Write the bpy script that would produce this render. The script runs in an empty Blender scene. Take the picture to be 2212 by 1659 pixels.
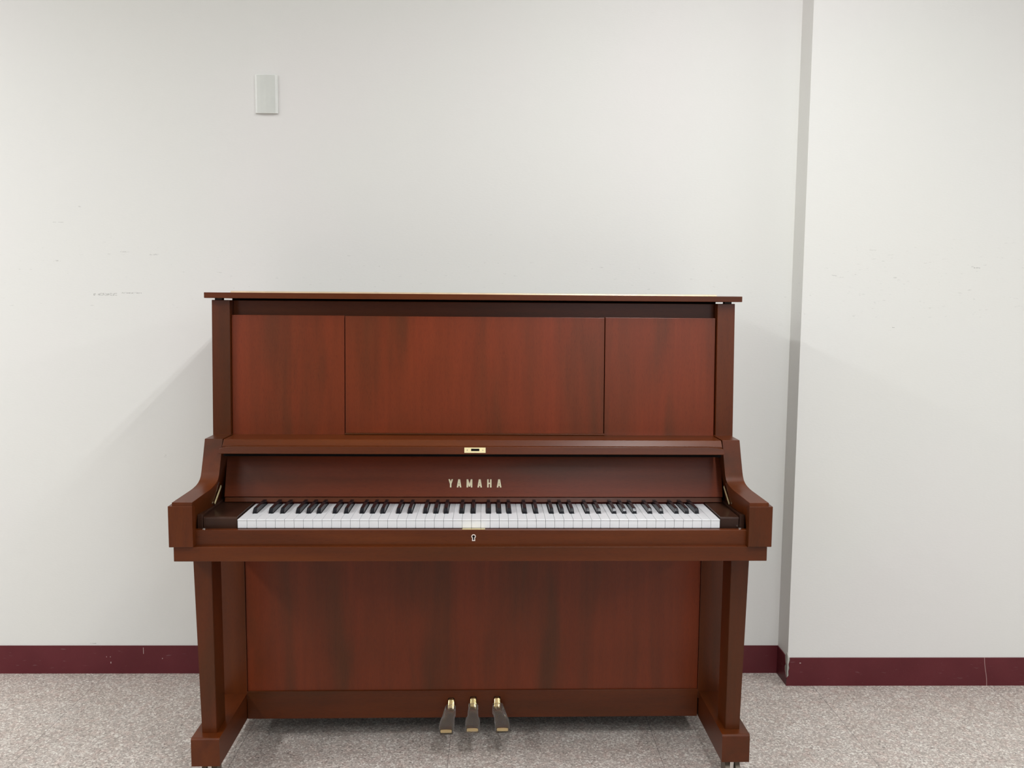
import bpy, bmesh, math, random
from mathutils import Vector, Matrix
random.seed(4)
scene = bpy.context.scene
col = scene.collection

# ------------------------------------------------------------------ camera, light, exposure
PIANO_TURN = 0.0099            # the piano stands half a degree out of parallel with the wall
RZ = Matrix.Rotation(PIANO_TURN, 4, 'Z')
F_PX, PITCH, YAW, ROLL = 1825.8, 0.0947, 0.0292, 0.0076
CAM = Vector((0.0333, -2.8205, 1.2732))
fwd = Vector((math.sin(YAW)*math.cos(PITCH), math.cos(YAW)*math.cos(PITCH), -math.sin(PITCH)))
rgt = fwd.cross(Vector((0, 0, 1))).normalized()
up = rgt.cross(fwd)
r2 = math.cos(ROLL)*rgt + math.sin(ROLL)*up
u2 = -math.sin(ROLL)*rgt + math.cos(ROLL)*up
cam_d = bpy.data.cameras.new('camera')
cam_d.sensor_fit = 'HORIZONTAL'
cam_d.sensor_width = 36.0
cam_d.lens = 36.0*F_PX/2212.0
cam = bpy.data.objects.new('camera', cam_d)
col.objects.link(cam)
m = Matrix.Identity(4)
for i in range(3):
    m[i][0] = r2[i]; m[i][1] = u2[i]; m[i][2] = -fwd[i]; m[i][3] = CAM[i]
cam.matrix_world = RZ @ m
scene.camera = cam

world = bpy.data.worlds.new('world')
scene.world = world
world.use_nodes = True
world.node_tree.nodes['Background'].inputs[0].default_value = (0.8, 0.86, 1.0, 1)
world.node_tree.nodes['Background'].inputs[1].default_value = 0.25

scene.view_settings.view_transform = 'Standard'
scene.view_settings.look = 'None'
scene.view_settings.gamma = 1
scene.view_settings.use_curve_mapping = False
scene.view_settings.exposure = 0.0

CEIL = 2.78
# rows of fluorescent tubes on the ceiling, all running square to the piano wall
ROWS = [(-5.4, 1.2), (-2.5, 1.05), (0.75, 0.80), (4.05, 1.15)]
for rx, k in ROWS:
    for y0, y1, ks in ((-1.02, -2.42, 1.0), (-2.95, -4.35, 0.45), (-4.75, -6.15, 0.08)):
        for dx in (-0.06, 0.06):
            l = bpy.data.lights.new('ceiling_tube', 'AREA')
            l.shape = 'RECTANGLE'
            l.size = 0.035
            l.size_y = abs(y1-y0)
            l.energy = 23.4*k*ks
            l.color = (0.985, 0.99, 1.0)
            o = bpy.data.objects.new('ceiling_tube', l)
            o.location = (rx+dx, (y0+y1)/2, CEIL-0.05)
            col.objects.link(o)

# daylight from a window high in the wall behind the camera
for wx, wsize, wpow in ((1.9, 2.6, 34), (-3.2, 1.8, 15)):
    l = bpy.data.lights.new('window_daylight', 'AREA')
    l.shape = 'RECTANGLE'; l.size = wsize; l.size_y = 1.3; l.energy = wpow; l.color = (0.86, 0.93, 1.0)
    o = bpy.data.objects.new('window_daylight', l)
    o.location = (wx, -6.5, 2.0)
    o.rotation_euler = Vector((0, 1, 0)).to_track_quat('-Z', 'Z').to_euler()
    col.objects.link(o)

# ------------------------------------------------------------------ materials
def newmat(name):
    mt = bpy.data.materials.new(name)
    mt.use_nodes = True
    nt = mt.node_tree
    return mt, nt, nt.nodes['Principled BSDF']

def N(nt, kind, **kw):
    n = nt.nodes.new(kind)
    for k, v in kw.items():
        if k.startswith('i_'):
            n.inputs[k[2:].replace('_', ' ')].default_value = v
        else:
            setattr(n, k, v)
    return n

def math_n(nt, op, a, b=None, clamp=False):
    n = nt.nodes.new('ShaderNodeMath'); n.operation = op; n.use_clamp = clamp
    for i, v in enumerate((a, b)):
        if v is None: continue
        if isinstance(v, (int, float)): n.inputs[i].default_value = v
        else: nt.links.new(v, n.inputs[i])
    return n.outputs[0]

def ramp(nt, src, stops, interp='LINEAR'):
    n = nt.nodes.new('ShaderNodeValToRGB')
    cr = n.color_ramp; cr.interpolation = interp
    while len(cr.elements) < len(stops): cr.elements.new(0.5)
    for e, (p, c) in zip(cr.elements, stops):
        e.position = p; e.color = (c[0], c[1], c[2], 1) if not isinstance(c, (int, float)) else (c, c, c, 1)
    nt.links.new(src, n.inputs[0])
    return n.outputs[0]

def mix(nt, fac, a, b, mode='MIX'):
    n = nt.nodes.new('ShaderNodeMix'); n.data_type = 'RGBA'; n.blend_type = mode
    for s, v in ((n.inputs[0], fac), (n.inputs[6], a), (n.inputs[7], b)):
        if isinstance(v, (int, float)): s.default_value = v
        elif isinstance(v, (tuple, list)): s.default_value = (v[0], v[1], v[2], 1)
        else: nt.links.new(v, s)
    return n.outputs[2]

def plain(name, c, rough=0.5, metal=0.0, spec=0.5, alpha=1.0, noise=0.06):
    mt, nt, b = newmat(name)
    tc = N(nt, 'ShaderNodeTexCoord')
    nz = N(nt, 'ShaderNodeTexNoise', i_Scale=35.0, i_Detail=3.0)
    nt.links.new(tc.outputs['Object'], nz.inputs['Vector'])
    lo = tuple(x*(1-noise) for x in c); hi = tuple(min(1, x*(1+noise)) for x in c)
    nt.links.new(ramp(nt, nz.outputs[0], [(0.3, lo), (0.7, hi)]), b.inputs['Base Color'])
    b.inputs['Roughness'].default_value = rough
    b.inputs['Metallic'].default_value = metal
    b.inputs['Specular IOR Level'].default_value = spec
    b.inputs['Alpha'].default_value = alpha
    return mt

VENEER = ((0.098, 0.026, 0.008), (0.156, 0.029, 0.008), (0.190, 0.032, 0.009))
SOLID = ((0.064, 0.017, 0.003), (0.092, 0.019, 0.003), (0.120, 0.027, 0.004))
def wood(name, axis, tones, rough=0.33, fig=1.0):
    dark, mid, lit = tones
    return wood_(name, axis, dark, mid, lit, rough, fig)
def wood_(name, axis, dark, mid, lit, rough=0.33, fig=1.0):
    """satin walnut; axis = direction the grain runs along"""
    mt, nt, b = newmat(name)
    tc = N(nt, 'ShaderNodeTexCoord')
    oi = N(nt, 'ShaderNodeObjectInfo')
    off = N(nt, 'ShaderNodeVectorMath', operation='SCALE'); off.inputs[0].default_value = (3.1, 5.3, 7.7)
    nt.links.new(oi.outputs['Random'], off.inputs['Scale'])
    add = N(nt, 'ShaderNodeVectorMath', operation='ADD')
    nt.links.new(tc.outputs['Object'], add.inputs[0]); nt.links.new(off.outputs[0], add.inputs[1])
    def stretched(across, along, detail, dist=0.0, rg=0.5):
        mp = N(nt, 'ShaderNodeMapping')
        s = [across]*3; s['XYZ'.index(axis)] = along
        mp.inputs['Scale'].default_value = s
        nt.links.new(add.outputs[0], mp.inputs['Vector'])
        nz = N(nt, 'ShaderNodeTexNoise', i_Scale=1.0, i_Detail=detail, i_Roughness=rg, i_Distortion=dist)
        nt.links.new(mp.outputs[0], nz.inputs['Vector'])
        return nz.outputs[0]
    figure = stretched(10.0*fig, 1.5*fig, 3.0, 0.5)
    streak = stretched(70.0, 3.0, 3.0, 0.3)
    pores = stretched(900.0, 70.0, 2.0)
    base = ramp(nt, figure, [(0.30, dark), (0.50, mid), (0.70, lit)])
    base = mix(nt, 0.55, base, ramp(nt, streak, [(0.3, (0.44, 0.44, 0.44)), (0.7, (0.56, 0.56, 0.56))]), 'OVERLAY')
    pore = ramp(nt, pores, [(0.33, 0.70), (0.48, 1.0)])
    base = mix(nt, 0.6, base, pore, 'MULTIPLY')
    nt.links.new(base, b.inputs['Base Color'])
    b.inputs['Roughness'].default_value = rough
    b.inputs['Specular IOR Level'].default_value = 0.32
    bp = N(nt, 'ShaderNodeBump', i_Strength=0.05, i_Distance=0.001)
    nt.links.new(pores, bp.inputs['Height'])
    nt.links.new(bp.outputs[0], b.inputs['Normal'])
    return mt

VENV = wood('walnut_veneer_vertical_grain', 'Z', VENEER)
VENX = wood('walnut_veneer_horizontal_grain', 'X', VENEER, fig=0.8)
WOODV = wood('solid_walnut_vertical_grain', 'Z', SOLID)
WOODX = wood('solid_walnut_horizontal_grain', 'X', SOLID, fig=0.8)
WOODY = wood('solid_walnut_lengthwise_grain', 'Y', SOLID)
DARKW = wood_('dark_walnut', 'X', (0.028, 0.012, 0.008), (0.042, 0.018, 0.011), (0.055, 0.023, 0.013), rough=0.28)
BLACK = plain('black_interior', (0.006, 0.005, 0.005), 0.9, spec=0.1)
RUBBER = plain('black_rubber', (0.015, 0.015, 0.015), 0.6)
FELT = plain('maroon_felt', (0.10, 0.018, 0.014), 0.95, spec=0.1)
WHITEK = plain('white_key_plastic', (0.82, 0.84, 0.86), 0.12, noise=0.01)
BLACKK = plain('black_key_plastic', (0.010, 0.010, 0.013), 0.20, spec=0.35)
BRASS = plain('polished_brass', (0.80, 0.64, 0.32), 0.16, 1.0)
SATINB = plain('satin_brass', (0.86, 0.74, 0.42), 0.40, 0.35)
LETTERM = plain('pale_gold_letters', (0.98, 0.87, 0.60), 0.35, 0.12)
STEEL = plain('nickel_steel', (0.66, 0.64, 0.60), 0.25, 1.0)
HINGE = plain('hinge_brass', (0.86, 0.70, 0.50), 0.35, 0.8)
ROSE = plain('keyhole_nickel', (0.95, 0.84, 0.78), 0.45, 0.5)
def clear_film():
    mt, nt, b = newmat('clear_plastic_film')
    out = [n for n in nt.nodes if n.type == 'OUTPUT_MATERIAL'][0]
    tr = N(nt, 'ShaderNodeBsdfTransparent'); gl = N(nt, 'ShaderNodeBsdfGlossy'); df = N(nt, 'ShaderNodeBsdfDiffuse')
    tr.inputs[0].default_value = (0.93, 0.92, 0.92, 1); gl.inputs['Roughness'].default_value = 0.12; df.inputs[0].default_value = (0.8, 0.78, 0.76, 1)
    tc = N(nt, 'ShaderNodeTexCoord'); nz = N(nt, 'ShaderNodeTexNoise', i_Scale=160.0, i_Detail=2.0)
    nt.links.new(tc.outputs['Object'], nz.inputs['Vector'])
    bp = N(nt, 'ShaderNodeBump', i_Strength=0.35, i_Distance=0.003); nt.links.new(nz.outputs[0], bp.inputs['Height'])
    nt.links.new(bp.outputs[0], gl.inputs['Normal'])
    fr = N(nt, 'ShaderNodeFresnel'); fr.inputs[0].default_value = 1.5
    nt.links.new(bp.outputs[0], fr.inputs['Normal'])
    lw = N(nt, 'ShaderNodeLayerWeight'); lw.inputs[0].default_value = 0.12
    m1 = N(nt, 'ShaderNodeMixShader'); m2 = N(nt, 'ShaderNodeMixShader'); nt.links.new(math_n(nt, 'ADD', math_n(nt, 'MULTIPLY', lw.outputs['Facing'], 0.7), 0.005), m2.inputs[0])
    nt.links.new(fr.outputs[0], m1.inputs[0]); nt.links.new(tr.outputs[0], m1.inputs[1]); nt.links.new(gl.outputs[0], m1.inputs[2])
    nt.links.new(m1.outputs[0], m2.inputs[1]); nt.links.new(df.outputs[0], m2.inputs[2])
    nt.links.new(m2.outputs[0], out.inputs[0])
    return mt
PLASTIC = clear_film()
WHEELM = plain('wheel_brass', (0.20, 0.17, 0.13), 0.35, 0.8)
PLASTER = plain('bare_plaster', (0.45, 0.44, 0.40), 0.9, noise=0.25)
CEILM = plain('ceiling_tile_white', (0.74, 0.74, 0.73), 0.9)
ROOMW = plain('room_wall_cream', (0.32, 0.32, 0.30), 0.7)
WESTM = plain('west_wall_white', (0.60, 0.59, 0.56), 0.7)
FRONTM = plain('dark_front_wall', (0.05, 0.07, 0.06), 0.6)  # unseen wall behind the camera, made dark to weaken reflections in the wood

def wall_mat(name, marks, ox, oz):
    """cream emulsion with faint roller texture, scuffs in a band at chair-back height and a few single marks"""
    mt, nt, b = newmat(name)
    geo = N(nt, 'ShaderNodeTexCoord')
    sx = N(nt, 'ShaderNodeSeparateXYZ'); nt.links.new(geo.outputs['Object'], sx.inputs[0])
    X, Z = sx.outputs['X'], sx.outputs['Z']
    big = N(nt, 'ShaderNodeTexNoise', i_Scale=1.1, i_Detail=2.0)
    nt.links.new(geo.outputs['Object'], big.inputs['Vector'])
    base = ramp(nt, big.outputs[0], [(0.35, (0.778, 0.780, 0.742)), (0.5, (0.775, 0.778, 0.746)), (0.65, (0.782, 0.772, 0.750))])
    # scuffs
    mp = N(nt, 'ShaderNodeMapping'); mp.inputs['Scale'].default_value = (34, 34, 150); mp.inputs['Rotation'].default_value = (0, 0.05, 0)
    nt.links.new(geo.outputs['Object'], mp.inputs['Vector'])
    sc = N(nt, 'ShaderNodeTexNoise', i_Scale=1.0, i_Detail=4.0, i_Roughness=0.6)
    nt.links.new(mp.outputs[0], sc.inputs['Vector'])
    scf = ramp(nt, sc.outputs[0], [(0.655, 0.0), (0.70, 1.0)])
    band = ramp(nt, math_n(nt, 'MULTIPLY', math_n(nt, 'ADD', Z, -1.0), 1.4), [(0.22, 0.0), (0.40, 1.0), (0.56, 1.0), (0.74, 0.0)])
    scf = math_n(nt, 'MULTIPLY', math_n(nt, 'MULTIPLY', scf, band), 0.24)
    # single marks: x0, x1, z0, z1, strength, cells per metre
    for x0, x1, z0, z1, st, fr in marks:
        a = math_n(nt, 'MULTIPLY', math_n(nt, 'GREATER_THAN', X, x0-ox), math_n(nt, 'LESS_THAN', X, x1-ox))
        c = math_n(nt, 'MULTIPLY', math_n(nt, 'GREATER_THAN', Z, z0-oz), math_n(nt, 'LESS_THAN', Z, z1-oz))
        nn = N(nt, 'ShaderNodeTexNoise', i_Scale=fr, i_Detail=2.0)
        nt.links.new(geo.outputs['Object'], nn.inputs['Vector'])
        k = ramp(nt, nn.outputs[0], [(0.44, 0.0), (0.58, st)])
        scf = math_n(nt, 'MAXIMUM', scf, math_n(nt, 'MULTIPLY', math_n(nt, 'MULTIPLY', a, c), k))
    nt.links.new(mix(nt, scf, base, (0.20, 0.20, 0.19)), b.inputs['Base Color'])
    b.inputs['Roughness'].default_value = 0.62
    b.inputs['Specular IOR Level'].default_value = 0.25
    mp2 = N(nt, 'ShaderNodeMapping'); mp2.inputs['Scale'].default_value = (90, 90, 260)
    nt.links.new(geo.outputs['Object'], mp2.inputs['Vector'])
    rl = N(nt, 'ShaderNodeTexNoise', i_Scale=1.0, i_Detail=3.0)
    nt.links.new(mp2.outputs[0], rl.inputs['Vector'])
    bp = N(nt, 'ShaderNodeBump', i_Strength=0.10, i_Distance=0.002)
    nt.links.new(rl.outputs[0], bp.inputs['Height']); nt.links.new(bp.outputs[0], b.inputs['Normal'])
    return mt

WALLM = wall_mat('cream_wall', [
    (-1.2625, -1.2560, 1.2890, 1.2965, 0.75, 300), (-1.2490, -1.1860, 1.2900, 1.2980, 0.50, 240),
    (-1.1720, -1.1060, 1.2972, 1.3005, 0.70, 300), (-1.385, -1.350, 1.5258, 1.5272, 0.40, 120),
    (-1.390, -1.366, 1.4000, 1.4040, 0.34, 220), (-1.17, -1.14, 1.431, 1.4345, 0.34, 220),
    (-1.075, -1.045, 1.423, 1.427, 0.34, 220), (-1.0470, -1.0415, 0.7500, 0.7600, 0.34, 220),
    (-1.300, -1.2915, 1.576, 1.5795, 0.42, 220), (-1.320, -1.300, 0.1040, 0.1075, 0.5, 160)], 0, 0)
WALLR = wall_mat('cream_wall_pier', [(1.60, 1.625, 1.398, 1.4015, 0.42, 220), (1.345, 1.353, 1.205, 1.209, 0.9, 160)], 0, 0)

def base_mat():
    mt, nt, b = newmat('burgundy_baseboard_paint')
    tc = N(nt, 'ShaderNodeTexCoord')
    nz = N(nt, 'ShaderNodeTexNoise', i_Scale=7.0, i_Detail=5.0)
    nt.links.new(tc.outputs['Object'], nz.inputs['Vector'])
    base = ramp(nt, nz.outputs[0], [(0.3, (0.100, 0.014, 0.019)), (0.7, (0.125, 0.020, 0.026))])
    mp = N(nt, 'ShaderNodeMapping'); mp.inputs['Scale'].default_value = (26, 26, 120)
    nt.links.new(tc.outputs['Object'], mp.inputs['Vector'])
    n2 = N(nt, 'ShaderNodeTexNoise', i_Scale=1.0, i_Detail=3.0)
    nt.links.new(mp.outputs[0], n2.inputs['Vector'])
    dust = math_n(nt, 'MULTIPLY', ramp(nt, n2.outputs[0], [(0.66, 0.0), (0.80, 1.0)]), 0.25)
    c = mix(nt, dust, base, (0.42, 0.33, 0.34))
    sx = N(nt, 'ShaderNodeSeparateXYZ'); nt.links.new(tc.outputs['Object'], sx.inputs[0])
    X, Z = sx.outputs['X'], sx.outputs['Z']
    for x0, x1, z0, z1 in ((-1.1405, -1.1388, 0.070, 0.092), (-1.2527, -1.2500, 0.036, 0.042), (-1.2665, -1.2645, 0.058, 0.061), (-1.2535, -1.2515, 0.058, 0.061), (-1.0770, -1.0745, 0.052, 0.055), (1.086, 1.091, 0.078, 0.081)):
        a = math_n(nt, 'MULTIPLY', math_n(nt, 'GREATER_THAN', X, x0), math_n(nt, 'LESS_THAN', X, x1))
        d = math_n(nt, 'MULTIPLY', math_n(nt, 'GREATER_THAN', Z, z0), math_n(nt, 'LESS_THAN', Z, z1))
        c = mix(nt, math_n(nt, 'MULTIPLY', math_n(nt, 'MULTIPLY', a, d), 0.75), c, (0.62, 0.50, 0.48))
    # hairline crack on the pier front
    zz = math_n(nt, 'MULTIPLY', Z, 60.0)
    wob = math_n(nt, 'MULTIPLY', math_n(nt, 'SINE', zz), 0.0012)
    cx = math_n(nt, 'ADD', math_n(nt, 'ADD', math_n(nt, 'MULTIPLY', Z, -0.13), 1.7262), wob)
    near = math_n(nt, 'LESS_THAN', math_n(nt, 'ABSOLUTE', math_n(nt, 'SUBTRACT', X, cx)), 0.0011)
    c = mix(nt, math_n(nt, 'MULTIPLY', near, 0.5), c, (0.60, 0.42, 0.40))
    nt.links.new(c, b.inputs['Base Color'])
    b.inputs['Roughness'].default_value = 0.42
    b.inputs['Specular IOR Level'].default_value = 0.3
    bp = N(nt, 'ShaderNodeBump', i_Strength=0.15, i_Distance=0.001)
    nf = N(nt, 'ShaderNodeTexNoise', i_Scale=300.0, i_Detail=2.0)
    nt.links.new(tc.outputs['Object'], nf.inputs['Vector'])
    nt.links.new(nf.outputs[0], bp.inputs['Height']); nt.links.new(bp.outputs[0], b.inputs['Normal'])
    return mt
BASEM = base_mat()

def granite():
    mt, nt, b = newmat('pink_grey_granite_tiles')
    tc = N(nt, 'ShaderNodeTexCoord')
    P = tc.outputs['Object']
    d = N(nt, 'ShaderNodeTexNoise', i_Scale=150.0, i_Detail=3.0); nt.links.new(P, d.inputs['Vector'])
    sc = N(nt, 'ShaderNodeVectorMath', operation='SCALE'); sc.inputs['Scale'].default_value = 0.010
    nt.links.new(d.outputs['Color'], sc.inputs[0])
    ad = N(nt, 'ShaderNodeVectorMath', operation='ADD'); nt.links.new(P, ad.inputs[0]); nt.links.new(sc.outputs[0], ad.inputs[1])
    v = N(nt, 'ShaderNodeTexVoronoi', i_Scale=215.0); nt.links.new(ad.outputs[0], v.inputs['Vector'])
    s = N(nt, 'ShaderNodeSeparateColor'); nt.links.new(v.outputs['Color'], s.inputs[0])
    crystal = ramp(nt, s.outputs[0], [(0.0, (0.30, 0.275, 0.25)), (0.25, (0.42, 0.375, 0.345)), (0.50, (0.50, 0.435, 0.405)), (0.72, (0.60, 0.555, 0.51)), (0.92, (0.80, 0.78, 0.73)), (1.0, (0.88, 0.87, 0.82))])
    nzm = N(nt, 'ShaderNodeTexNoise', i_Scale=210.0, i_Detail=3.0, i_Roughness=0.65); nt.links.new(P, nzm.inputs['Vector'])
    crystal = mix(nt, 0.22, crystal, (0.53, 0.475, 0.435))
    crystal = mix(nt, 0.7, crystal, ramp(nt, nzm.outputs[0], [(0.30, 0.34), (0.70, 0.66)]), 'OVERLAY')
    pk = N(nt, 'ShaderNodeTexNoise', i_Scale=38.0, i_Detail=3.0); nt.links.new(P, pk.inputs['Vector'])
    crystal = mix(nt, ramp(nt, pk.outputs[0], [(0.50, 0.0), (0.66, 0.45)]), crystal, mix(nt, 1.0, crystal, (1.0, 0.86, 0.84), 'MULTIPLY'))
    v2 = N(nt, 'ShaderNodeTexVoronoi', i_Scale=330.0); nt.links.new(ad.outputs[0], v2.inputs['Vector'])
    s2 = N(nt, 'ShaderNodeSeparateColor'); nt.links.new(v2.outputs['Color'], s2.inputs[0])
    fine = ramp(nt, s2.outputs[0], [(0.0, (0.36, 0.35, 0.34)), (0.03, (0.78, 0.76, 0.74)), (0.12, (1, 1, 1))], 'CONSTANT')
    c = mix(nt, 0.85, crystal, fine, 'MULTIPLY')
    cl = N(nt, 'ShaderNodeTexNoise', i_Scale=9.0, i_Detail=3.0); nt.links.new(P, cl.inputs['Vector'])
    c = mix(nt, 1.0, c, ramp(nt, cl.outputs[0], [(0.35, (0.95, 0.93, 0.91)), (0.65, (1.0, 1.0, 0.99))]), 'MULTIPLY')
    # tile joints, 60 cm
    sx = N(nt, 'ShaderNodeSeparateXYZ'); nt.links.new(P, sx.inputs[0])
    def joint(coord, phase, w):
        f = math_n(nt, 'FRACT', math_n(nt, 'MULTIPLY', math_n(nt, 'SUBTRACT', coord, phase), 1/0.6))
        f = math_n(nt, 'ABSOLUTE', math_n(nt, 'SUBTRACT', f, 0.5))
        return math_n(nt, 'GREATER_THAN', f, 0.5-w/0.6/2)
    j = math_n(nt, 'MAXIMUM', math_n(nt, 'MULTIPLY', joint(sx.outputs['X'], 0.529+0.0045, 0.0016), 0.75), math_n(nt, 'MULTIPLY', joint(sx.outputs['Y'], -0.65, 0.001), 0.25))
    c = mix(nt, j, c, (0.12, 0.105, 0.10))
    nt.links.new(c, b.inputs['Base Color'])
    b.inputs['Roughness'].default_value = 0.38
    b.inputs['Specular IOR Level'].default_value = 0.4
    return mt
GRANITE = granite()

# ------------------------------------------------------------------ mesh helpers
def link_mesh(name, bm, mat, parent=None, smooth=None, off=(0, 0, 0)):
    bmesh.ops.recalc_face_normals(bm, faces=bm.faces)
    if off != (0, 0, 0): bmesh.ops.translate(bm, vec=off, verts=bm.verts)
    me = bpy.data.meshes.new(name)
    bm.to_mesh(me); bm.free()
    me.materials.append(mat)
    if smooth:
        for p in me.polygons: p.use_smooth = True
        me.set_sharp_from_angle(angle=math.radians(smooth))
    o = bpy.data.objects.new(name, me)
    col.objects.link(o)
    if parent: o.parent = parent
    if smooth:
        w = o.modifiers.new('weighted', 'WEIGHTED_NORMAL'); w.keep_sharp = True
    return o

def add_box(bm, x0, x1, y0, y1, z0, z1, bev=0.001, seg=2, edges=None):
    r = bmesh.ops.create_cube(bm, size=1)
    vs = r['verts']
    for v in vs:
        v.co = Vector(((x0+x1)/2+v.co.x*(x1-x0), (y0+y1)/2+v.co.y*(y1-y0), (z0+z1)/2+v.co.z*(z1-z0)))
    if bev:
        es = {e for v in vs for e in v.link_edges}
        if edges: es = [e for e in es if edges((e.verts[0].co+e.verts[1].co)/2)]
        bmesh.ops.bevel(bm, geom=list(es), offset=bev, segments=seg, affect='EDGES', profile=0.5)
    return bm

def add_prism(bm, pts, axis, a, b, bev=0.0, seg=2):
    """closed outline pts extruded along axis; pts are in the two remaining axes, in XYZ order"""
    def P(p, t):
        q = list(p); q.insert('XYZ'.index(axis), t); return Vector(q)
    A = [bm.verts.new(P(p, a(p) if callable(a) else a)) for p in pts]
    B = [bm.verts.new(P(p, b(p) if callable(b) else b)) for p in pts]
    n = len(pts)
    fs = [bm.faces.new(A), bm.faces.new(B[::-1])]
    for i in range(n):
        fs.append(bm.faces.new((A[i], B[i], B[(i+1) % n], A[(i+1) % n])))
    bmesh.ops.recalc_face_normals(bm, faces=fs)
    if bev:
        es = {e for f in fs for e in f.edges}
        es = [e for e in es if len(e.link_faces) == 2 and e.calc_face_angle(0) > 0.7]
        bmesh.ops.bevel(bm, geom=es, offset=bev, segments=seg, affect='EDGES', profile=0.5)
    return bm

def add_tube(bm, p0, p1, r, seg=24, r2=None):
    p0, p1 = Vector(p0), Vector(p1)
    d = p1-p0
    res = bmesh.ops.create_cone(bm, cap_ends=True, segments=seg, radius1=r, radius2=r if r2 is None else r2, depth=d.length)
    M = Matrix.Translation((p0+p1)/2) @ d.to_track_quat('Z', 'Y').to_matrix().to_4x4()
    bmesh.ops.transform(bm, matrix=M, verts=res['verts'])
    return bm

def B_(): return bmesh.new()

def structure(name, bm, mat, smooth=None):
    o = link_mesh(name, bm, mat, None, smooth)
    o['kind'] = 'structure'
    return o

# ------------------------------------------------------------------ the room
PX, PD = 1.0470, 0.0994        # where the pier starts and how far it stands out
XL, XR, YF = -6.6, 5.4, -6.6
structure('floor', add_box(B_(), XL-0.1, XR+0.1, YF-0.1, 0.1, -0.1, 0.0, 0), GRANITE)
structure('ceiling', add_box(B_(), XL-0.1, XR+0.1, YF-0.1, 0.1, CEIL, CEIL+0.1, 0), CEILM)
structure('wall_back', add_box(B_(), XL, PX+0.02, 0.0, 0.12, 0, CEIL, 0), WALLM)
structure('wall_right', add_box(B_(), PX, XR, -PD, 0.12, 0, CEIL, 0), WALLR)
structure('wall_east', add_box(B_(), XR, XR+0.12, YF, 0.12, 0, CEIL, 0), ROOMW)
structure('wall_west', add_box(B_(), XL-0.12, XL, YF, 0.12, 0, CEIL, 0), WESTM)
structure('wall_front', add_box(B_(), XL, XR, YF-0.12, YF, 0, CEIL, 0), FRONTM)
BH = 0.0985
structure('baseboard_back', add_box(B_(), XL, PX-0.003, -0.003, 0.0, 0, BH, 0), BASEM)
bm = B_()   # front of the pier, left edge chipped
ch = [(PX-0.003, 0.0), (PX-0.003, 0.026), (PX+0.0045, 0.036), (PX+0.003, 0.050), (PX+0.0055, 0.062), (PX+0.003, 0.074), (PX+0.0065, 0.088), (PX+0.006, BH-0.001), (PX+0.05, BH-0.001), (XR, BH-0.001), (XR, 0.0)]
add_prism(bm, ch, 'Y', -PD-0.003, -PD)
# flank of the pier: the paint is broken away near the corner
fl = [(0.0, 0.0), (0.0, BH), (-0.050, BH), (-0.076, BH-0.002), (-0.0825, 0.078), (-0.0865, 0.069), (-0.0775, 0.060), (-0.0795, 0.048), (-0.0880, 0.036), (-0.0975, 0.026), (-PD+0.00005, 0.026), (-PD+0.00005, 0.0)]
add_prism(bm, fl, 'X', PX-0.003, PX)
bb = structure('baseboard_right', bm, BASEM)
bm = B_()
add_prism(bm, [(-PD-0.0004, 0.022), (-PD-0.0004, 0.104), (-0.090, 0.112), (-0.072, 0.088), (-0.070, 0.045), (-0.085, 0.030)], 'X', PX-0.0012, PX+0.002)
add_box(bm, PX-0.0012, PX+0.008, -PD-0.0012, -PD+0.002, 0.026, 0.098, 0)
link_mesh('exposed_plaster', bm, PLASTER, bb)['label'] = 'grey bare plaster where the burgundy paint has chipped'

# blank cover plate on the wall
bm = B_()
x0, x1 = -0.7205, -0.6465
prof = [(x0, 0.0), (x0+0.001, -0.005), (x0+0.0075, -0.0105), (x0+0.020, -0.0122), ((x0+x1)/2, -0.0130), (x1-0.020, -0.0122), (x1-0.0075, -0.0105), (x1-0.001, -0.005), (x1, 0.0)]
add_prism(bm, prof, 'Z', 1.8790, 2.0000, 0.0006, 1)
PLATEM = plain('plate_paint', (0.84, 0.86, 0.83), 0.35, noise=0.03)
pl = link_mesh('wall_plate', bm, PLATEM)
pl['label'] = 'small blank greyish white cover plate high on the cream wall'; pl['category'] = 'cover plate'
bm = B_()
add_prism(bm, [(x0+0.0082, -0.0108), (x0+0.020, -0.0124), ((x0+x1)/2, -0.0133), (x1-0.020, -0.0124), (x1-0.0072, -0.0106), (x1-0.008, -0.009), (x0+0.008, -0.009)], 'Z', 1.8805, 1.9985)
link_mesh('plate_face', bm, plain('plate_face_grey', (0.66, 0.68, 0.64), 0.5, noise=0.02), pl)

# ------------------------------------------------------------------ the piano
OY = 0.45
piano = bpy.data.objects.new('upright_piano', None)
piano.empty_display_size = 0.2
piano.location = RZ @ Vector((0, -OY, 0))
piano.rotation_euler = (0, 0, PIANO_TURN)
col.objects.link(piano)
piano['label'] = 'reddish brown walnut upright piano with open keyboard and three brass pedals'
piano['category'] = 'piano'

def part(name, bm, mat, parent=None, smooth=None, label=None):
    o = link_mesh(name, bm, mat, parent or piano, smooth, (0, OY, 0))
    if label: o['label'] = label
    return o

REAR = -0.115
# lid
bm = B_(); add_box(bm, -0.7311, 0.7311, -0.5101, REAR+0.01, 1.2823, 1.2976, 0.0012, 2)
lid = part('lid', bm, WOODX)
bm = B_(); add_tube(bm, (-0.690, -0.405, 1.3000), (0.687, -0.405, 1.3000), 0.0030, 12)
add_box(bm, -0.690, 0.687, -0.418, -0.392, 1.2970, 1.2988, 0)
part('lid_hinge', bm, HINGE, lid, label='long brass hinge strip on the lid')
for x in (-0.6995, 0.6985):
    bm = B_(); add_box(bm, x-0.0095, x+0.0095, -0.488, -0.468, 1.2775, 1.2825, 0)
    part('lid_bumper', bm, RUBBER, lid)

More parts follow.
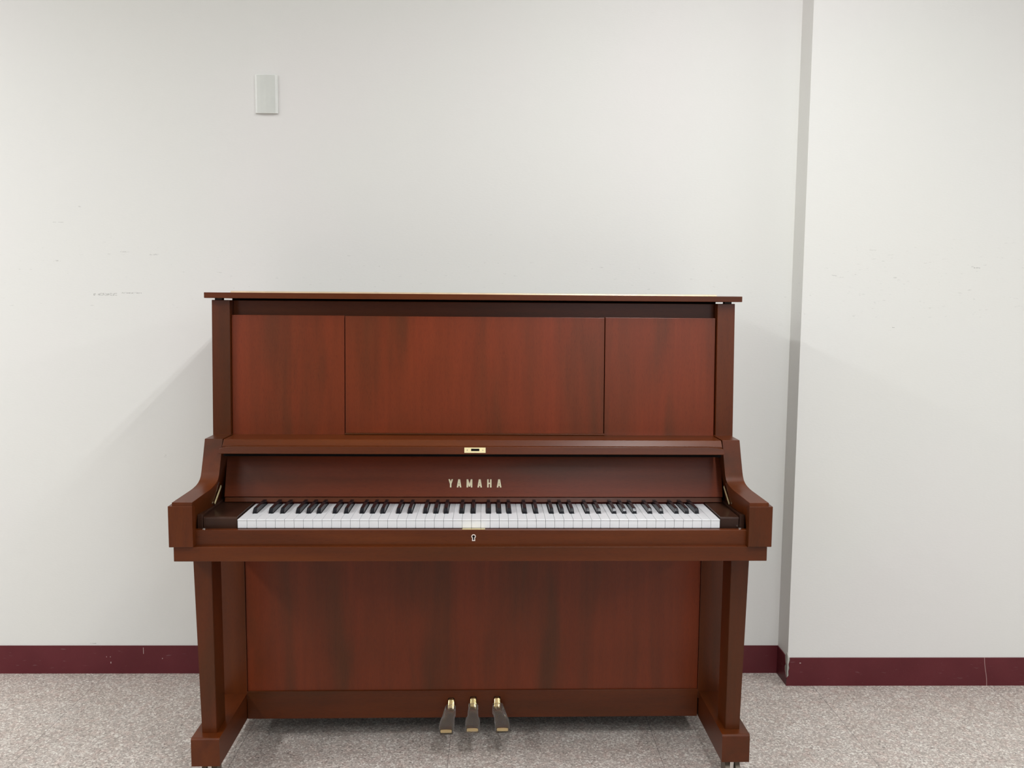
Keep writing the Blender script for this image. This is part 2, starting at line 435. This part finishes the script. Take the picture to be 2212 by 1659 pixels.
# upper case sides, whose front edges are the corner posts; they lean back a little
for s in (-1, 1):
    bm = B_()
    pts = [(-0.5087, 0.9117), (-0.4909, 1.2775), (REAR, 1.2775), (REAR, 0.60), (-0.4450, 0.60), (-0.4450, 0.66), (-0.5087, 0.66)]
    xa, xb = (0.6685, 0.7168) if s > 0 else (-0.7168, -0.6685)
    add_prism(bm, pts, 'X', xa, xb, 0.0012, 2)
    part('side_panel', bm, WOODV)
    # lower case side
    bm = B_()
    xa, xb = (0.6566, 0.7330) if s > 0 else (-0.7330, -0.6585)
    add_box(bm, xa, xb, -0.4440, REAR, 0.12, 0.632, 0.001)
    part('lower_side', bm, WOODV)

# top rail, set back under the lid
part('top_rail', add_box(B_(), -0.6685, 0.6685, -0.455, -0.437, 1.225, 1.2770, 0.001), WOODX)
# upper front panels
def lean(z, y0): return y0+(z-0.9117)*(0.0178/0.3658)
def leaning_panel(x0, x1, z0, z1, yf, th, bev):
    pts = [(lean(z0, yf), z0), (lean(z1, yf), z1), (lean(z1, yf)+th, z1), (lean(z0, yf)+th, z0)]
    return add_prism(B_(), pts, 'X', x0, x1, bev, 2)
part('front_panel', leaning_panel(-0.6675, -0.3600, 0.886, 1.2372, -0.4965, 0.016, 0.0012), VENV)
part('front_panel', leaning_panel(0.3590, 0.6665, 0.886, 1.2372, -0.4965, 0.016, 0.0012), VENV)
desk = part('music_desk', leaning_panel(-0.3578, 0.3568, 0.9145, 1.2364, -0.4990, 0.016, 0.0012), VENV)
bm = B_(); add_box(bm, -0.3588, 0.3592, -0.5075, -0.484, 0.9108, 0.9152, 0.0014, 3)
part('desk_lip', bm, WOODX, desk)
part('inner_frame', add_box(B_(), -0.6775, 0.6775, -0.4360, -0.4260, 1.2720, 1.2822, 0), BLACK)
part('inner_frame', add_box(B_(), -0.6680, 0.6680, -0.4600, -0.4560, 0.70, 1.225, 0), BLACK)

# arms (cheeks): a board whose top edge runs down in a curve to the front
top_line = [(-0.500, 0.9119), (-0.5885, 0.9119), (-0.6000, 0.8680), (-0.6110, 0.8290), (-0.6145, 0.8190), (-0.6200, 0.8100), (-0.6285, 0.8030), (-0.6400, 0.7978), (-0.6560, 0.7935), (-0.6690, 0.7912), (-0.7548, 0.7800)]
def fl_out(y): return 0.7128+0.173*max(0, -0.5885-y)
def fl_in(y): return 0.6650+0.163*max(0, -0.5885-y)
def cheek(s):
    bm = B_()
    cols = []
    for y, z in top_line:
        cols.append([bm.verts.new((s*fl_in(y), y, z)), bm.verts.new((s*fl_out(y), y, z)), bm.verts.new((s*fl_out(y), y, 0.668)), bm.verts.new((s*0.702, y, 0.668))])
    n = len(cols)
    for A, C_ in zip(cols, cols[1:]):
        for k in range(4):
            l = (k+1) % 4
            bm.faces.new((A[k], A[l], C_[l], C_[k]))
    bm.faces.new(cols[0]); bm.faces.new(cols[-1][::-1])
    bmesh.ops.recalc_face_normals(bm, faces=bm.faces)
    tops = {v for c in cols for v in c[:2]}
    es = [e for e in bm.edges if e.verts[0] in tops and e.verts[1] in tops and e.calc_face_angle(0) > 0.7]
    bmesh.ops.bevel(bm, geom=es, offset=0.0012, segments=3, affect='EDGES', profile=0.5)
    return bm
for s in (-1, 1):
    arm = part('arm', cheek(s), WOODY, smooth=24)
    bm = B_()
    xa, xb = (0.6923, 0.7517) if s > 0 else (-0.7517, -0.6923)
    add_box(bm, xa, xb, -0.7568, -0.7350, 0.6671, 0.7708, 0.0014, 3)
    add_box(bm, *((0.7100, 0.7517) if s > 0 else (-0.7517, -0.7100)), -0.7400, -0.560, 0.6671, 0.7708, 0.0010, 2)
    part('arm_block', bm, WOODV, arm)

# keybed and key slip
part('keybed', add_box(B_(), -0.7435, 0.7435, -0.7486, -0.440, 0.6287, 0.6660, 0.0012), WOODX)
bm = B_(); add_box(bm, -0.6975, 0.6980, -0.7368, -0.7205, 0.6600, 0.7056, 0.0015, 3)
slip = part('key_slip', bm, WOODX, smooth=40)
# strike plate on the slip's top, keyhole plate on its front
part('strike_plate', add_box(B_(), -0.0285, 0.0293, -0.7340, -0.7210, 0.7050, 0.7064, 0.0003), BRASS, slip, label='small brass strike plate in front of middle keys')
def ring(outer, inner, y0, y1):
    bm = B_()
    n = len(outer)
    vs = [[bm.verts.new((p[0], y, p[1])) for p in lp] for lp in (outer, inner) for y in (y0, y1)]
    of, ob, inf, inb = vs
    for i in range(n):
        j = (i+1) % n
        for q in ((of[i], of[j], inf[j], inf[i]), (ob[i], ob[j], inb[j], inb[i]), (of[i], of[j], ob[j], ob[i]), (inf[i], inf[j], inb[j], inb[i])):
            bm.faces.new(q)
    return bm
def keyhole(r, w, zc, zb, k=1.0):
    pts = []
    a0 = math.asin(min(0.99, w/r))
    for i in range(21):
        a = -math.pi/2+a0+(2*math.pi-2*a0)*i/20
        pts.append((0.0004+r*math.cos(a), zc+r*math.sin(a)))
    pts += [(0.0004-w*1.15, zb), (0.0004+w*1.15, zb)]
    return pts
part('keyhole_plate', ring(keyhole(0.0056, 0.0036, 0.6893, 0.6778), keyhole(0.0034, 0.0016, 0.6893, 0.6800), -0.7376, -0.7366), ROSE, slip, label='pale ring around the dark keyhole')
part('keyhole', add_prism(B_(), keyhole(0.0034, 0.0016, 0.6893, 0.6800), 'Y', -0.7370, -0.7362), BLACK, slip)
for x, y in ((-0.6747, -0.7275), (0.6803, -0.7240)):
    bm = B_(); add_tube(bm, (x, y, 0.7040), (x, y, 0.7075), 0.0052, 20); add_tube(bm, (x, y, 0.7075), (x, y, 0.7085), 0.0052, 20, 0.0035)
    part('lid_stud', bm, STEEL, slip)

# key blocks left and right, and the narrow dark filler beside each
for x0, x1, f0, f1 in ((-0.6797, -0.5962, -0.6945, -0.6812), (0.6318, 0.6796, 0.6812, 0.6945)):
    bm = B_(); add_box(bm, x0, x1, -0.7125, -0.545, 0.668, 0.7330, 0.0052, 6, edges=lambda c: c.y < -0.71 and c.z > 0.73)
    part('key_block', bm, DARKW, smooth=30)
    bm = B_(); add_box(bm, f0, f1, -0.7145, -0.520, 0.668, 0.7395, 0.0010, 2)
    part('block_filler', bm, DARKW)

# the white and black keys
KX0, KX1, NW = 0.018-1.2225/2, 0.018+1.2225/2, 52
wk = (KX1-KX0)/NW
KF, KR, KN = -0.7191, -0.5470, -0.6600      # key front, hidden rear, start of the notch
ZT = 0.7285
names = 'ABCDEFG'
black_after = {'A': 0.0030, 'C': -0.0030, 'D': 0.0030, 'F': -0.0036, 'G': 0.0}
blacks = []
for i in range(NW-1):
    nme = names[i % 7]
    if nme in black_after:
        blacks.append((i, KX0+(i+1)*wk+black_after[nme]))
bd = dict(blacks)
HB = 0.0064     # half of the gap cut for a black key
for i in range(NW):
    a, b = KX0+i*wk+0.00032, KX0+(i+1)*wk-0.00032
    la = (bd[i-1]+HB) if (i-1) in bd else a
    rb = (bd[i]-HB) if i in bd else b
    out = [(a, KF), (b, KF), (b, KN)]
    if rb < b: out.append((rb, KN))
    out.append((rb, KR)); out.append((la, KR))
    if la > a: out.append((la, KN))
    out.append((a, KN))
    # drop duplicated corners
    pts = []
    for p in out:
        if not pts or (abs(p[0]-pts[-1][0])+abs(p[1]-pts[-1][1])) > 1e-6: pts.append(p)
    bm = B_(); add_prism(bm, pts, 'Z', 0.7060, ZT-0.0001, 0.0006, 1)
    add_box(bm, a, b, KF-0.0010, KF+0.004, ZT-0.0032, ZT, 0.0006, 1)    # the lip of the key top
    part('white_key', bm, WHITEK)
for i, x in blacks:
    bm = B_()
    w0, w1 = 0.0055, 0.0045
    vs = []
    for y, z, w in ((-0.6585, 0.7180, w0), (KR, 0.7180, w0), (-0.6570, 0.7345, w0*0.96), (-0.6500, 0.7412, w1), (KR, 0.7412, w1)):
        vs.append((bm.verts.new((x-w, y, z)), bm.verts.new((x+w, y, z))))
    (a0, a1), (b0, b1), (c0, c1), (d0, d1), (e0, e1) = vs
    for f in ((a0, a1, c1, c0), (c0, c1, d1, d0), (d0, d1, e1, e0), (a0, c0, d0, e0, b0), (a1, b1, e1, d1, c1), (b0, e0, e1, b1), (a0, b0, b1, a1)):
        bm.faces.new(f)
    bmesh.ops.recalc_face_normals(bm, faces=bm.faces)
    es = [e for e in bm.edges if (e.verts[0].co.z+e.verts[1].co.z)/2 > 0.7255]
    bmesh.ops.bevel(bm, geom=es, offset=0.0010, segments=3, affect='EDGES', profile=0.5)
    part('black_key', bm, BLACKK, smooth=35)
part('key_bed_board', add_box(B_(), -0.594, 0.630, -0.716, -0.545, 0.6665, 0.7052, 0), BLACK)

# felt strip, rail above the keys
part('key_felt', add_box(B_(), -0.676, 0.680, -0.5500, -0.5400, 0.700, 0.7352, 0), FELT)
bm = B_(); add_prism(bm, [(-0.5575, 0.7345), (-0.5300, 0.7345), (-0.5300, 0.7466), (-0.5530, 0.7466), (-0.5575, 0.7352)], 'X', -0.6743, 0.6787, 0.0005, 1)
part('fallboard_rail', bm, WOODX)

# fallboard: the folded-back keyboard lid
FB0, FB1 = (-0.5560, 0.7483), (-0.5180, 0.8700)
th = 0.014
bm = B_(); add_prism(bm, [FB0, FB1, (FB1[0]+th, FB1[1]), (FB0[0]+th, FB0[1])], 'X', -0.6755, 0.6810, 0.0010, 2)
fall = part('fallboard', bm, VENX)
bm = B_()
add_prism(bm, [(-0.5930, 0.9118), (-0.6070, 0.8965), (-0.6070, 0.8800), (-0.5400, 0.8640), (-0.4990, 0.8640), (-0.4990, 0.9105)], 'X', -0.6618, 0.6612, 0.0012, 3)
part('fallboard_top', bm, WOODX, fall, smooth=40)
part('nosing_shade_strip', add_box(B_(), -0.6600, 0.6600, -0.6030, -0.5850, 0.8680, 0.8810, 0.0004, 1), BLACK, fall)  # black strip standing in for the shade in the gap under the nosing
bm = B_()
add_prism(bm, [(-0.6648, 0.8785), (-0.6648, 0.8915), (-0.6600, 0.8935), (-0.6380, 0.8973), (-0.6150, 0.8980), (0.6150, 0.8980), (0.6360, 0.8973), (0.6575, 0.8935), (0.6620, 0.8920), (0.6620, 0.8785)], 'Y', lambda p: -0.6275+(p[1]-0.8785)*0.22, -0.6065, 0.0016, 4)
nose = part('fallboard_nosing', bm, WOODX, fall, smooth=25)
# brass lock plate with slot and two screws
bm = B_()
X0, X1, Z0, Z1, S0, S1, SZ0, SZ1 = -0.0264, 0.0294, 0.8828, 0.8962, -0.0088, 0.0130, 0.8872, 0.8934
for q in ((X0, S0, Z0, Z1), (S1, X1, Z0, Z1), (S0, S1, Z0, SZ0), (S0, S1, SZ1, Z1)):
    add_prism(bm, [(q[0], q[2]), (q[1], q[2]), (q[1], q[3]), (q[0], q[3])], 'Y', lambda p: -0.6285+(p[1]-0.8785)*0.22, lambda p: -0.6270+(p[1]-0.8785)*0.22)
lock = part('lock_plate', bm, SATINB, fall, label='small brass lock plate with a dark slot')
part('lock_slot', add_prism(B_(), [(S0, SZ0), (S1, SZ0), (S1, SZ1), (S0, SZ1)], 'Y', lambda p: -0.6278+(p[1]-0.8785)*0.22, lambda p: -0.6270+(p[1]-0.8785)*0.22), BLACK, fall)
for x in (-0.0190, 0.0222):
    part('plate_screw', add_tube(B_(), (x, -0.6250, 0.8898), (x, -0.6264, 0.8898), 0.0012, 12), STEEL, fall)

# six raised letters
def glyph(ch, x0, x1, z0, z1):
    w, h = x1-x0, z1-z0
    S = 0.0041
    Q = []
    if ch == 'Y':
        c = (x0+x1)/2
        Q = [[(x0, z1), (x0+S*1.05, z1), (c+S/2, z0+h*0.42), (c-S/2, z0+h*0.42)], [(x1-S*1.05, z1), (x1, z1), (c+S/2, z0+h*0.42), (c-S/2, z0+h*0.42)], [(c-S/2, z0), (c+S/2, z0), (c+S/2, z0+h*0.46), (c-S/2, z0+h*0.46)]]
    if ch == 'A':
        c = (x0+x1)/2
        Q = [[(x0, z0), (x0+S, z0), (c+S*0.35, z1), (c-S*0.65, z1)], [(x1-S, z0), (x1, z0), (c+S*0.65, z1), (c-S*0.35, z1)], [(x0+w*0.24, z0+h*0.20), (x1-w*0.24, z0+h*0.20), (x1-w*0.29, z0+h*0.36), (x0+w*0.29, z0+h*0.36)]]
    if ch == 'M':
        c = (x0+x1)/2
        Q = [[(x0, z0), (x0+S, z0), (x0+S, z1), (x0, z1)], [(x1-S, z0), (x1, z0), (x1, z1), (x1-S, z1)], [(x0, z1), (x0+S*1.1, z1), (c+S*0.5, z0+h*0.10), (c-S*0.5, z0+h*0.10)], [(x1-S*1.1, z1), (x1, z1), (c+S*0.5, z0+h*0.10), (c-S*0.5, z0+h*0.10)]]
    if ch == 'H':
        Q = [[(x0, z0), (x0+S, z0), (x0+S, z1), (x0, z1)], [(x1-S, z0), (x1, z0), (x1, z1), (x1-S, z1)], [(x0+S*0.9, z0+h*0.42), (x1-S*0.9, z0+h*0.42), (x1-S*0.9, z0+h*0.58), (x0+S*0.9, z0+h*0.58)]]
    return Q
slope = (FB1[0]-FB0[0])/(FB1[1]-FB0[1])
def fy(z): return FB0[0]+(z-FB0[1])*slope
for ch_, a, b in (('Y', -0.0719, -0.0593), ('A', -0.0489, -0.0364), ('M', -0.0223, -0.0065), ('A', 0.0074, 0.0197), ('H', 0.0339, 0.0458), ('A', 0.0603, 0.0729)):
    bm = B_()
    for qi, q in enumerate(glyph(ch_, a, b, 0.7733, 0.7944)):
        lift = 0.0008+0.00003*qi
        add_prism(bm, q, 'Y', lambda p, l=lift: fy(p[1])-l, lambda p: fy(p[1])+0.0005)
    part('letter', bm, LETTERM, fall, label='raised gold capital letter %s' % ch_)

# folding stays between fallboard and arms
def bar(x, y0, z0, y1, z1, w, t):
    d = Vector((0, y1-y0, z1-z0)).normalized(); n = Vector((0, -d.z, d.y))
    pts = []
    for (y, z, sgn) in ((y0, z0, 1), (y1, z1, 1), (y1, z1, -1), (y0, z0, -1)):
        pts.append((y+n.y*w/2*sgn, z+n.z*w/2*sgn))
    return add_prism(B_(), pts, 'X', x-t/2, x+t/2, 0.0004, 1)
for s, x in ((-1, -0.6842), (1, 0.6842)):
    st = part('fallboard_stay', bar(x, -0.5680, 0.7960, -0.6320, 0.7470, 0.0060, 0.0020), STEEL)
    part('stay_link', bar(x-s*0.0035, -0.5640, 0.7800, -0.6200, 0.7450, 0.0060, 0.0018), SATINB, st)

# legs and feet
for s in (-1, 1):
    bm = B_()
    t = [(0.6775, 0.7252, -0.6666, -0.592, 0.630), (0.6759, 0.7142, -0.6666, -0.592, 0.140)]
    vs = []
    for x0_, x1_, y0_, y1_, z in t:
        vs.append([bm.verts.new((s*x, y, z)) for x, y in ((x0_, y0_), (x1_, y0_), (x1_, y1_), (x0_, y1_))])
    T, Bt = vs
    bm.faces.new(T); bm.faces.new(Bt[::-1])
    for i in range(4): bm.faces.new((T[i], Bt[i], Bt[(i+1) % 4], T[(i+1) % 4]))
    bmesh.ops.recalc_face_normals(bm, faces=bm.faces)
    bmesh.ops.bevel(bm, geom=bm.edges[:], offset=0.001, segments=2, affect='EDGES')
    part('leg', bm, WOODV)
    bm = B_()
    xa, xb = (0.6600, 0.7335) if s > 0 else (-0.7335, -0.6600)
    add_box(bm, xa, xb, -0.6971, REAR, 0.0649, 0.1406, 0.007, 6, edges=lambda c: c.y < -0.69 and c.z > 0.13)
    foot = part('foot', bm, WOODY, smooth=25)
    for yc in (-0.650, -0.160):
        xc = s*0.6985
        bm = B_(); add_box(bm, xc-0.022, xc+0.022, yc-0.022, yc+0.022, 0.0600, 0.0650, 0.0008, 1)
        add_tube(bm, (xc, yc, 0.040), (xc, yc, 0.0610), 0.007, 20)
        add_tube(bm, (xc-0.017, yc, 0.024), (xc+0.017, yc, 0.024), 0.004, 16)
        add_box(bm, xc-0.006, xc+0.006, yc-0.012, yc+0.012, 0.022, 0.048, 0.001, 1)
        cs = part('caster', bm, STEEL, foot)
        for dx in (-0.014, 0.014):
            bm = B_(); add_tube(bm, (xc+dx-0.006, yc, 0.0242), (xc+dx+0.006, yc, 0.0242), 0.0240, 40)
            link_mesh('caster_wheel', bm, WHEELM, foot, 40, (0, OY, 0))

# lower front
part('lower_panel', add_box(B_(), -0.6580, 0.6560, -0.4405, -0.4240, 0.1440, 0.6300, 0.001), VENV)
PXS = ((-0.0679, -0.0775), (-0.0037, -0.0040), (0.0660, 0.0800))
rail = part('bottom_rail', add_box(B_(), -0.6585, 0.6565, -0.4455, -0.425, 0.0655, 0.1482, 0.0010), WOODX)
# dark pedal openings
for (px_, _), dz_ in zip(PXS, (-0.0035, 0.0, 0.0005)):
    bm = B_(); add_box(bm, px_-0.0095, px_+0.0095, -0.4462, -0.4445, 0.0940, 0.1295+dz_, 0.004, 4, edges=lambda c: c.z > 0.124 and abs(c.x-px_) > 0.008)
    part('pedal_opening', bm, BLACK, rail)

# pedals: narrow brass neck from the rail, widening to a rounded tread
def pedal_sections(nx, tx, dz=0.0, hull=False):
    secs = []
    # t, y, top z, half width, thickness
    for t, y, zt, hw, tk in ((0.0, -0.4380, 0.1285, 0.0074, 0.015), (0.08, -0.4480, 0.1280, 0.0082, 0.015), (0.16, -0.4515, 0.1250, 0.0088, 0.015), (0.30, -0.4600, 0.1130, 0.0096, 0.014), (0.44, -0.4685, 0.1010, 0.0104, 0.012), (0.54, -0.4780, 0.0988, 0.0112, 0.010), (0.68, -0.5010, 0.0975, 0.0130, 0.0095), (0.80, -0.5160, 0.0965, 0.0163, 0.009), (0.90, -0.5340, 0.0950, 0.0174, 0.009), (0.97, -0.5500, 0.0930, 0.0170, 0.009), (1.0, -0.5575, 0.0905, 0.0158, 0.009)):
        k = max(0.0, min(1.0, (t-0.35)/0.6)); k = k*k*(3-2*k)
        xc = nx+(tx-nx)*k
        if hull and 0.16 < t < 0.80 and abs(tx-nx) > 0.005:
            # the film is stretched straight from the neck to the widest point of the tread
            sg = 1 if tx > nx else -1
            u = (t-0.16)/0.64
            outer = (nx+sg*0.0090)*(1-u)+(nx+(tx-nx)*0.896+sg*0.0163)*u
            inner = xc-sg*hw
            xc = (outer+inner)/2; hw = abs(outer-inner)/2
        secs.append((xc, y, zt+dz, hw, tk))
    return secs
def pedal_mesh(secs, grow=0.0, start=0):
    bm = B_(); rings = []
    for si, (xc, y, zt, hw, tk) in enumerate(secs[start:]):
        g = grow
        w = hw+g; top = zt+g; bot = zt-tk-g
        r = min(0.003, w*0.4)
        yy = y-(g if si == len(secs[start:])-1 else 0)
        loop = [(-w+r, top), (-w*0.4, top+0.0006), (w*0.4, top+0.0006), (w-r, top), (w-r*0.3, top-r*0.3), (w, top-r), (w, bot+r*0.6), (w-r*0.6, bot), (-w+r*0.6, bot), (-w, bot+r*0.6), (-w, top-r), (-w+r*0.3, top-r*0.3)]
        rings.append([bm.verts.new((xc+a, yy, z)) for a, z in loop])
    for A, Bq in zip(rings, rings[1:]):
        for i in range(len(A)):
            j = (i+1) % len(A)
            bm.faces.new((A[i], A[j], Bq[j], Bq[i]))
    bm.faces.new(rings[0]); bm.faces.new(rings[-1][::-1])
    return bm
for nx, tx, dz in [(a_, b_, c_) for (a_, b_), c_ in zip(PXS, (-0.0035, 0.0, 0.0005))]:
    secs = pedal_sections(nx, tx, dz)
    pd = part('pedal', pedal_mesh(secs), BRASS, smooth=50)
    bm = pedal_mesh(pedal_sections(nx, tx, dz, True), 0.0030, 3)
    # the wrapping is crumpled
    for v in bm.verts:
        v.co += Vector((random.uniform(-1, 1)*0.0012, random.uniform(-1, 1)*0.0006, random.uniform(-1, 1)*0.0007))
    # a loose fold on the outer side
    part('pedal_wrap', bm, PLASTIC, pd, label='clear plastic wrapping on the pedal')

# back
part('back_panel', add_box(B_(), -0.6680, 0.6680, REAR, REAR+0.02, 0.10, 1.2823, 0), plain('back_frame_wood', (0.20, 0.13, 0.08), 0.7))
